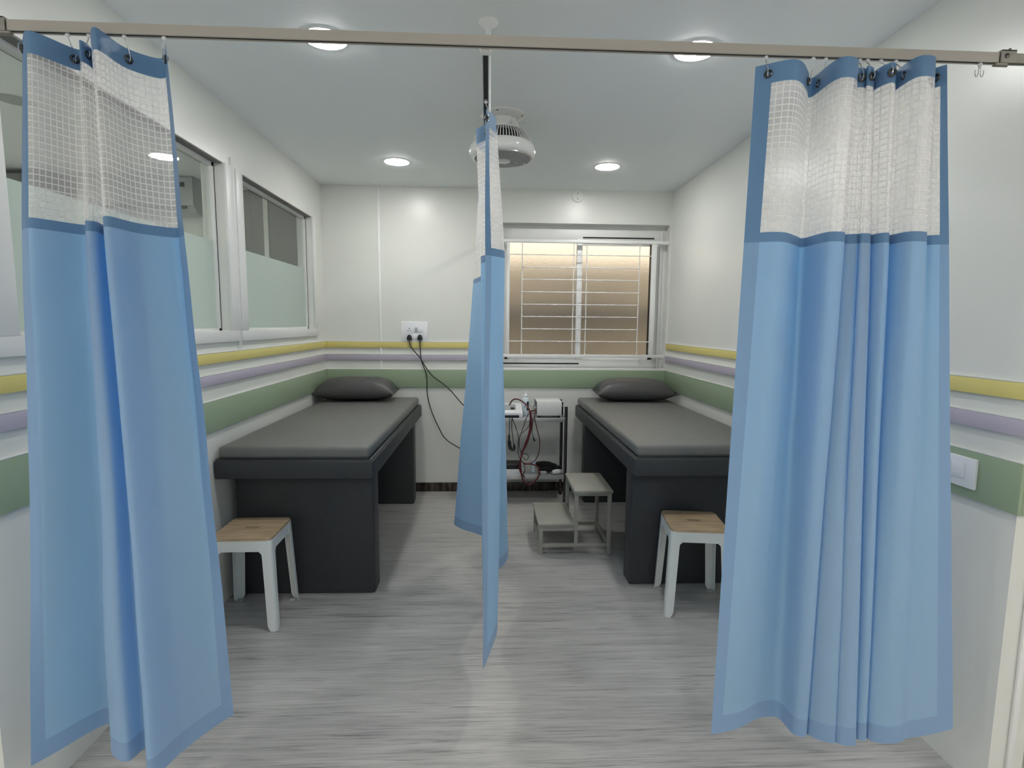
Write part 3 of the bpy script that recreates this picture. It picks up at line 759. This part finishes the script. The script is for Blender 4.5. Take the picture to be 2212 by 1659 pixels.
# --- white device, back of the casing towards us
bx = thing('therapy_unit', 'white box-shaped therapy unit on the right of the trolley top', 'electrotherapy unit', (.503, 4.37, .700))
bx0, bx1, by0, by1 = .400, .600, 4.265, 4.475
part(MB().box(bx0, bx1, by0, by1, .722, .838, bev=.003), 'casing', M['box'], bx, world=True)
part(MB().box(bx0-.004, bx0-.0002, by0+.012, by1-.01, .730, .832), 'control_panel', M['darkpanel'], bx, world=True)
for y_ in (by0+.05, by0+.10, by0+.15): part(MB().lathe([(.013, -.0042), (.012, -.018), (.004, -.019)], c=(bx0, y_, .775), n=16, axis='X'), 'knob', M['grey_plastic'], bx, world=True)
for x_ in (bx0+.02, bx1-.02):
    for y_ in (by0+.02, by1-.02): part(MB().lathe([(.010, .7005), (.010, .722)], c=(x_, y_, 0), n=12), 'rubber_foot', M['black'], bx, world=True)
    part(MB().lathe([(.004, -.0002), (.003, -.002)], c=(x_, by0, .731), n=10, axis='Y'), 'screw', M['steel'], bx, world=True)
part(MB().box(bx1+.0005, bx1+.022, by1-.06, by1-.035, .80, .832, bev=.003).box(bx1+.0005, bx1+.018, by1-.10, by1-.08, .79, .815, bev=.003), 'plug_socket', M['black'], bx, world=True)
# --- white device with a display, partly behind the curtain
dv = thing('therapy_unit', 'white therapy unit with grey display beside the middle curtain', 'electrotherapy unit', (.15, 4.34, .700))
part(MB().box(.03, .29, 4.245, 4.465, .7005, .728, bev=.004), 'base', M['black'], dv, world=True)
pl = [(4.240, .728), (4.240, .752), (4.46, .800), (4.46, .728)]
part(MB().prism(pl, .028, .285, bev=.005, M4=Matrix(((0, 0, 1, 0), (1, 0, 0, 0), (0, 1, 0, 0), (0, 0, 0, 1)))), 'casing', M['plastic'], dv, world=True)
ang = math.atan2(.048, .22)
part(MB().box(.06, .235, 4.29, 4.42, .7735, .7765, bev=.001, rot=((.15, 4.35, .776), ang, 'X')), 'display', M['grey_plastic'], dv, world=True)
part(MB().box(.19, .222, 4.305, 4.325, .777, .788, bev=.003, rot=((.15, 4.35, .776), ang, 'X')), 'dial', M['black'], dv, world=True)
part(MB().box(.255, .285, 4.232, 4.2395, .712, .745, bev=.002), 'corner_clip', M['plastic'], dv, world=True)
# --- gel bottle
def gel_bottle(label, x, y, z, s, m, lab):
    t = thing('gel_bottle', label, 'bottle', (x, y, z))
    part(MB().lathe([(.028*s, 0), (.031*s, .004*s), (.031*s, .125*s), (.026*s, .142*s), (.013*s, .150*s), (.013*s, .156*s)], n=24), 'bottle_body', m, t)
    part(MB().lathe([(.016*s, .156*s), (.016*s, .170*s), (.006*s, .176*s), (.004*s, .200*s)], n=16), 'nozzle_cap', M['plastic'], t)
    if lab:
        bm = bmesh.new(); vs = []
        for k in range(9):
            a_ = -PI/2+.25+k*.09; vs.append([bm.verts.new((.0316*s*math.cos(a_), .0316*s*math.sin(a_), zz)) for zz in (.045*s, .118*s)])
        for p_, q_ in zip(vs, vs[1:]): bm.faces.new((p_[0], q_[0], q_[1], p_[1]))
        mb = MB(); mb.bm.free(); mb.bm = bm; part(mb, 'bottle_label', M['label'], t)
        # dark curved figure printed beside the label strip
        pts = []
        for aa, zz in ((-1.95, .100), (-1.80, .108), (-1.66, .102), (-1.70, .088), (-1.90, .074), (-1.66, .072)):
            pts.append((.0315*s*math.cos(aa), .0315*s*math.sin(aa), zz*s))
        part(MB().tube(path(pts, 4), .0022, 6), 'printed_numeral', M['label'], t)
        part(MB().tube([(.010*s, 0, .168*s), (.013*s, -.002, .205*s)], .003, 8), 'spout', M['plastic'], t)
    return t
gel_bottle('white gel bottle with dark label standing behind the cables on the trolley top', .318, 4.415, .7005, 1.0, M['bottle'], True)
gel_bottle('small clear gel bottle standing on the trolley lower shelf', .385, 4.36, .2325, .62, M['bottle'], False)
# --- things on the lower shelf
bxl = thing('storage_tray', 'white plastic tray on the lower shelf beside the middle curtain', 'tray', (.20, 4.33, .2325))
mb = MB(); mb.box(.13, .285, 4.25, 4.40, .233, .238); mb.box(.13, .285, 4.25, 4.254, .238, .285); mb.box(.13, .285, 4.396, 4.40, .238, .285); mb.box(.13, .134, 4.254, 4.396, .238, .285); mb.box(.281, .285, 4.254, 4.396, .238, .285)
part(mb, 'tray_body', M['plastic'], bxl, world=True)
o = MB().box(.140, .276, 4.262, 4.388, .2385, .330, bev=.012, seg=3).build('pouch', M['black']); recenter(o); tag(o, 'dark pouch sitting in the white tray on the lower shelf', 'pouch')
def lump(name, label, cat, m, pts, r, flat=.6, seed=0):
    mb = MB(); P = path(pts, 8); n_ = len(P)
    rr = [r*(.55+.45*math.sin(PI*min(1, max(0, (i+1.5)/(n_+2)))))*(1+.12*mnoise.noise(Vector((i*.5, seed, 0)))) for i in range(n_)]
    mb.tube(P, rr, 14)
    zmin = min(p[2] for p in pts)
    for v in mb.bm.verts: v.co.z = zmin+(v.co.z-zmin)*flat + .004*mnoise.noise(v.co*40)
    o = mb.build(name, m, angle=70); recenter(o); tag(o, label, cat); return o
o = lump('strap_bundle', 'black strap bundle draped along the back of the lower shelf', 'strap', M['cloth_black'], [(.41, 4.43, .29), (.47, 4.43, .29), (.53, 4.42, .28), (.575, 4.40, .265), (.60, 4.37, .262)], .034, .8, 2); o.location.z = .236
o = lump('strap_bundle', 'black strap roll lying in front of the larger strap bundle', 'strap', M['cloth_black'], [(.425, 4.33, .27), (.48, 4.335, .27), (.54, 4.33, .265)], .032, .7, 6); o.location.z = .240
o = lump('tissue_wad', 'crumpled white tissue at the right end of the lower shelf', 'tissue', M['paper'], [(.535, 4.27, .26), (.575, 4.285, .265), (.612, 4.30, .262)], .026, .8, 9); o.location.z = .2335
o = lump('cloth', 'small teal cloth behind the black straps on the lower shelf', 'cloth', M['teal'], [(.46, 4.478, .30), (.50, 4.48, .31), (.55, 4.478, .30)], .022, 1.3, 12); o.location.z = .2335
o = MB().box(.425, .485, 4.245, 4.285, .233, .262, bev=.003).build('small_box', M['grey_plastic']); recenter(o); tag(o, 'small grey box at the front of the lower shelf below the strap roll', 'box')
# --- cables
def cable(name, label, pts, r, m, cat='cable', grp=None):
    o = MB().tube(path(pts, 8), r, 8).build(name, m, angle=80)
    c = Vector(pts[0]); o.data.transform(Matrix.Translation(-c)); o.location = c
    return tag(o, label, cat, grp)
def cp(px, Y):      # point on the plane at depth Y from crop coordinates of the trolley view
    v = onY((1080+px[0]/6.382, 820+px[1]/6.382), Y); return tuple(v)
yc = 4.205
cable('electrode_lead', 'red lead arching from the display unit down past the trolley front', [(.185, 4.40, .792), cp((175, 268), 4.36)[:1]+(4.36, .835), cp((235, 268), 4.33), cp((330, 320), 4.27), cp((400, 410), yc), cp((420, 520), yc), cp((408, 700), yc), cp((345, 900), yc), cp((300, 1010), yc), cp((285, 1120), yc-.01), cp((290, 1250), yc-.01), cp((320, 1390), yc-.01), cp((400, 1445), yc-.01), cp((470, 1410), yc-.01), cp((545, 1300), yc-.01), cp((520, 1200), yc-.01), cp((420, 1165), yc-.01), cp((330, 1165), yc-.01)], .0058, M['red'])
cable('electrode_lead', 'second red lead twisting beside the first from the white box', [(.396, 4.33, .752), cp((480, 430), 4.24), cp((425, 440), yc-.014), cp((435, 560), yc-.014), cp((425, 700), yc-.014), cp((370, 880), yc-.014), cp((312, 1000), yc-.014), cp((280, 1120), yc-.02), cp((278, 1260), yc-.02), cp((340, 1350), yc-.02)], .0060, M['red'])
cable('power_lead', 'dark red lead hanging in a long loop from the left side of the white box', [(.396, 4.29, .745), cp((480, 470), 4.235), cp((478, 520), yc), cp((510, 680), yc), cp((545, 830), yc), cp((540, 990), yc), cp((500, 1090), yc), cp((430, 1150), yc), cp((330, 1150), yc), cp((280, 1100), yc)], .0034, mat('dark_red_cable', (.06, .008, .012), .5))
cable('power_lead', 'thin black lead slanting down from the display unit across the trolley', [(.236, 4.236, .716), cp((165, 500), yc-.004), cp((215, 650), yc-.004), cp((255, 800), yc-.004), cp((250, 960), yc-.004), cp((270, 1080), yc-.004), cp((320, 1150), yc-.004), cp((345, 1250), yc-.004), cp((310, 1305), yc-.004), cp((275, 1230), yc-.004)], .0028, M['black'])
cable('power_lead', 'thin black lead slanting the other way and crossing into a small coil', [cp((390, 470), yc+.008), cp((370, 520), yc+.004), cp((310, 690), yc+.004), cp((265, 830), yc+.004), cp((270, 930), yc+.004), cp((310, 1030), yc+.004), cp((360, 1020), yc+.004), cp((395, 1070), yc+.004), cp((355, 1108), yc+.004), cp((310, 1060), yc+.006)], .0028, M['black'])
cable('power_lead', 'black lead curving in from the red leads to the crossing point', [cp((415, 560), yc-.006), cp((400, 640), yc-.006), cp((350, 700), yc-.006), cp((300, 740), yc-.008)], .0026, M['black'])
cable('power_lead', 'short black lead with a plug end dangling under the top shelf', [cp((462, 520), yc), cp((445, 650), yc), cp((450, 770), yc), cp((478, 850), yc)], [.0028]*17+[.0028, .003, .004, .006, .007, .007, .007, .006], M['black'])
cable('power_lead', 'black lead bundle hanging beside the middle curtain under the top shelf', [cp((135, 520), yc), cp((130, 700), yc), cp((128, 850), yc), cp((150, 950), yc), cp((195, 960), yc), cp((185, 860), yc), cp((165, 700), yc), cp((165, 520), yc)], [.003]*12+[.008]*4+[.014]*16+[.009]*6+[.003]*19, M['black'])
# ================================================================== SOCKETS
so = thing('switchboard', 'white switch and socket plate on the back wall above the yellow band', 'socket plate', (-.611, YB, 1.39))
x0, x1, z0, z1 = -.722, -.500, 1.302, 1.466
part(MB().box(x0, x1, YB-.012, YB-.0005, z0, z1, bev=.004), 'cover_plate', M['plastic'], so, world=True)
part(MB().box(x0+.042, x1-.042, YB-.0135, YB-.0121, 1.376, 1.422), 'module_row', M['plastic'], so, world=True)
part(MB().box(x0+.042, x1-.042, YB-.0135, YB-.0121, 1.317, 1.362), 'module_row', M['plastic'], so, world=True)
mb = MB()
for dx, dz in ((.067, .409), (.057, .391), (.077, .391)): mb.lathe([(.0042, -.0138), (.0042, -.0135)], c=(x0+dx, YB, 1+dz), n=10, axis='Y')
part(mb, 'socket_holes', M['dark_hole'], so, world=True)
part(MB().box(x0+.094, x0+.110, YB-.0165, YB-.0136, 1.379, 1.419, bev=.001), 'switch', M['plastic'], so, world=True)
part(MB().box(x0+.113, x0+.136, YB-.0155, YB-.0136, 1.379, 1.419, bev=.001), 'switch', M['grey_plastic'], so, world=True)
part(MB().box(x0+.138, x0+.178, YB-.0165, YB-.0136, 1.379, 1.419, bev=.001), 'regulator', M['plastic'], so, world=True)
part(MB().box(x0+.088, x0+.132, YB-.0165, YB-.0136, 1.320, 1.358, bev=.001), 'switch', M['plastic'], so, world=True)
def plug(x, z, label, lead):
    t = thing('power_plug', label, 'plug', (x, YB-.0136, z))
    pr = [(-.021, -.016), (-.019, .006), (-.011, .022), (0, .026), (.011, .022), (.019, .006), (.021, -.016), (.010, -.022), (-.010, -.022)]
    mm = Matrix(((1, 0, 0, 0), (0, 0, -1, 0), (0, 1, 0, 0), (0, 0, 0, 1)))
    part(MB().prism(pr, 0.0, .034, bev=.004, M4=mm), 'plug_body', M['black'], t)
    part(MB().tube(path(lead, 8), .0042, 8), 'flex', M['black'], t, world=True)
    return t
plug(-.652, 1.333, 'left black plug in the back wall plate with cord trailing right', [(-.652, YB-.03, 1.312), (-.650, YB-.032, 1.285), (-.636, YB-.034, 1.250), (-.565, YB-.036, 1.165), (-.514, YB-.038, 1.079), (-.462, YB-.040, 1.013), (-.357, YB-.050, .934), (-.305, YB-.060, .887), (-.192, YB-.10, .767), (-.06, 4.46, .69), (.05, 4.475, .704)])
plug(-.564, 1.333, 'right black plug in the back wall plate with cord hanging low', [(-.564, YB-.03, 1.312), (-.564, YB-.034, 1.263), (-.553, YB-.048, 1.145), (-.514, YB-.034, 1.026), (-.506, YB-.025, .840), (-.471, YB-.03, .706), (-.412, YB-.04, .571), (-.360, YB-.05, .482), (-.226, YB-.08, .396), (-.06, 4.46, .33), (.06, 4.42, .240)])
so = thing('switchboard', 'white socket plate on the green band of the right wall', 'socket plate', (XR-bt, 1.69, .99))
ya, yb, za, zb = 1.576, 1.80, .944, 1.042; xf = XR-bt
part(MB().box(xf-.012, xf-.0005, ya, yb, za, zb, bev=.004), 'cover_plate', M['plastic'], so, world=True)
part(MB().box(xf-.0135, xf-.0121, ya+.035, yb-.035, za+.025, zb-.018), 'module_row', M['plastic'], so, world=True)
part(MB().box(xf-.0175, xf-.0136, ya+.036, ya+.082, za+.030, zb-.023, bev=.0015), 'switch', M['plastic'], so, world=True)
part(MB().box(xf-.0150, xf-.0136, ya+.086, ya+.100, za+.030, zb-.023, bev=.001), 'switch', M['plastic'], so, world=True)
mb = MB()
for dy, dz in ((.120, .065), (.110, .042), (.131, .042)): mb.lathe([(.004, -.0002), (.004, 0)], c=(xf-.0136, ya+dy, za+dz), n=10, axis='X')
part(mb, 'socket_holes', M['dark_hole'], so, world=True)
jb = thing('junction_cover', 'small round blank cover high on the back wall above the window', 'junction cover', (.746, YB, 2.513))
part(MB().lathe([(.050, -.0003), (.050, -.006), (.046, -.009), (.001, -.009)], n=40, axis='Y'), 'cover', M['wall'], jb)
for dz in (.022, -.022): part(MB().lathe([(.004, -.009), (.003, -.011)], c=(0, 0, dz), n=10, axis='Y'), 'screw', M['dsteel'], jb)
# ================================================================== FAN
fx, fy = .078, 3.03
fn = thing('ceiling_fan', 'round white caged fan fixed to the ceiling behind the middle curtain', 'fan', (fx, fy, ZC))
part(MB().lathe([(.118, 0), (.118, -.008), (.095, -.016), (.062, -.022), (.050, -.052), (.050, -.066), (.001, -.066)], n=48), 'canopy', M['fan'], fn)
for k in range(4):
    a_ = PI/4+k*PI/2+.5; part(MB().lathe([(.007, -.008), (.006, -.013)], c=(.104*math.cos(a_), .104*math.sin(a_), 0), n=10), 'screw', M['dark_hole'], fn)
mb = MB()
for s in (-1, 1): mb.tube(path([(.046*s, -.02, -.018), (.062*s, -.025, -.045), (.070*s, -.025, -.078)], 5), .017, 12)
part(mb, 'yoke', M['fan'], fn)
part(MB().lathe([(.075, -.066), (.100, -.074), (.105, -.085), (.098, -.088), (.001, -.088)], n=48), 'motor_cap', M['fan'], fn)
part(MB().lathe([(.07, -.088), (.085, -.10), (.085, -.19), (.05, -.20)], n=32), 'motor', M['dark_hole'], fn)
mb = MB()
for k in range(64):
    a_ = 2*PI*k/64; c_, s_ = math.cos(a_), math.sin(a_)
    mb.tube([(.103*c_, .103*s_, -.086), (.128*c_, .128*s_, -.096), (.150*c_, .150*s_, -.125), (.163*c_, .163*s_, -.162)], .0024, 5)
part(mb, 'rear_cage', M['fan'], fn)
part(MB().lathe([(.158, -.158), (.166, -.157), (.1765, -.170), (.1795, -.190), (.1765, -.208), (.166, -.221), (.158, -.224), (.158, -.219), (.166, -.205), (.168, -.185), (.160, -.162)], n=64, caps=False), 'drum', M['fan'], fn)
mb = MB().lathe([(.160, -.221), (.160, -.227), (.152, -.2285), (.152, -.2235)], n=64, caps=False)
part(mb, 'rim_ring', M['chrome'], fn)
mb = MB()
for k in range(56):
    a0 = 2*PI*k/56; P_ = []
    for i in range(9):
        r_ = .042+.111*i/8; aa = a0+1.1*(i/8)**1.2; P_.append((r_*math.cos(aa), r_*math.sin(aa), -.2265-.010*(1-(r_/.155)**2)))
    mb.tube(P_, .0026, 5)
for rr_ in (.075, .11): mb.tube([(rr_*math.cos(2*PI*k/48), rr_*math.sin(2*PI*k/48), -.2245-.010*(1-(rr_/.155)**2)) for k in range(48)], .002, 5, closed=True)
part(mb, 'front_grille', M['fan_grille'], fn)
part(MB().lathe([(.044, -.230), (.044, -.2375), (.036, -.241), (.001, -.2425)], n=32), 'hub_badge', M['fan'], fn)
mb = MB()
for k in range(4):
    a0 = k*PI/2; bm = mb.bm; rows_ = []
    for i in range(7):
        r_ = .04+.105*i/6; w_ = .030+.022*math.sin(PI*i/6*.8)
        rows_.append([bm.verts.new((r_*math.cos(a0+s*w_/r_*.9), r_*math.sin(a0+s*w_/r_*.9), -.200+.018*s)) for s in (-1, -.33, .33, 1)])
    for A, B in zip(rows_, rows_[1:]):
        for j in range(3): bm.faces.new((A[j], A[j+1], B[j+1], B[j]))
bmesh.ops.solidify(mb.bm, geom=list(mb.bm.faces), thickness=.002)
part(mb, 'blades', M['grey_plastic'], fn)

# ================================================================== WORLD, CAMERA, VIEW
wd = bpy.data.worlds.new('sky'); SC.world = wd; wd.use_nodes = True
bg = wd.node_tree.nodes['Background']; bg.inputs[0].default_value = (1, .96, .90, 1); bg.inputs[1].default_value = 1.0
sl = bpy.data.lights.new('sun', 'SUN'); sl.energy = 4.5; sl.angle = .03; sl.color = (1, .97, .90)
so_ = bpy.data.objects.new('sun', sl); COL.objects.link(so_); so_.location = (0, -2, 9); so_.rotation_euler = (math.radians(90-33), 0, 0)
cam = bpy.data.cameras.new('camera'); co = bpy.data.objects.new('camera', cam); COL.objects.link(co)
cam.sensor_fit = 'HORIZONTAL'; cam.sensor_width = 36; cam.lens = F_PX/2212*36; cam.clip_start = .02
m4 = Matrix((C_R, C_U, -C_F)).transposed().to_4x4(); m4.translation = CAM; co.matrix_world = m4
SC.camera = co
vs = SC.view_settings; SC.display_settings.display_device = 'sRGB'
vs.view_transform = 'Standard'; vs.look = 'None'; vs.gamma = 1; vs.use_curve_mapping = False; vs.exposure = 0.62
cyc = SC.cycles; cyc.use_denoising = True; cyc.diffuse_bounces = 6; cyc.glossy_bounces = 4; cyc.transmission_bounces = 8
cyc.max_bounces = 12; cyc.transparent_max_bounces = 24; cyc.sample_clamp_indirect = 8
cyc.caustics_reflective = False; cyc.caustics_refractive = False
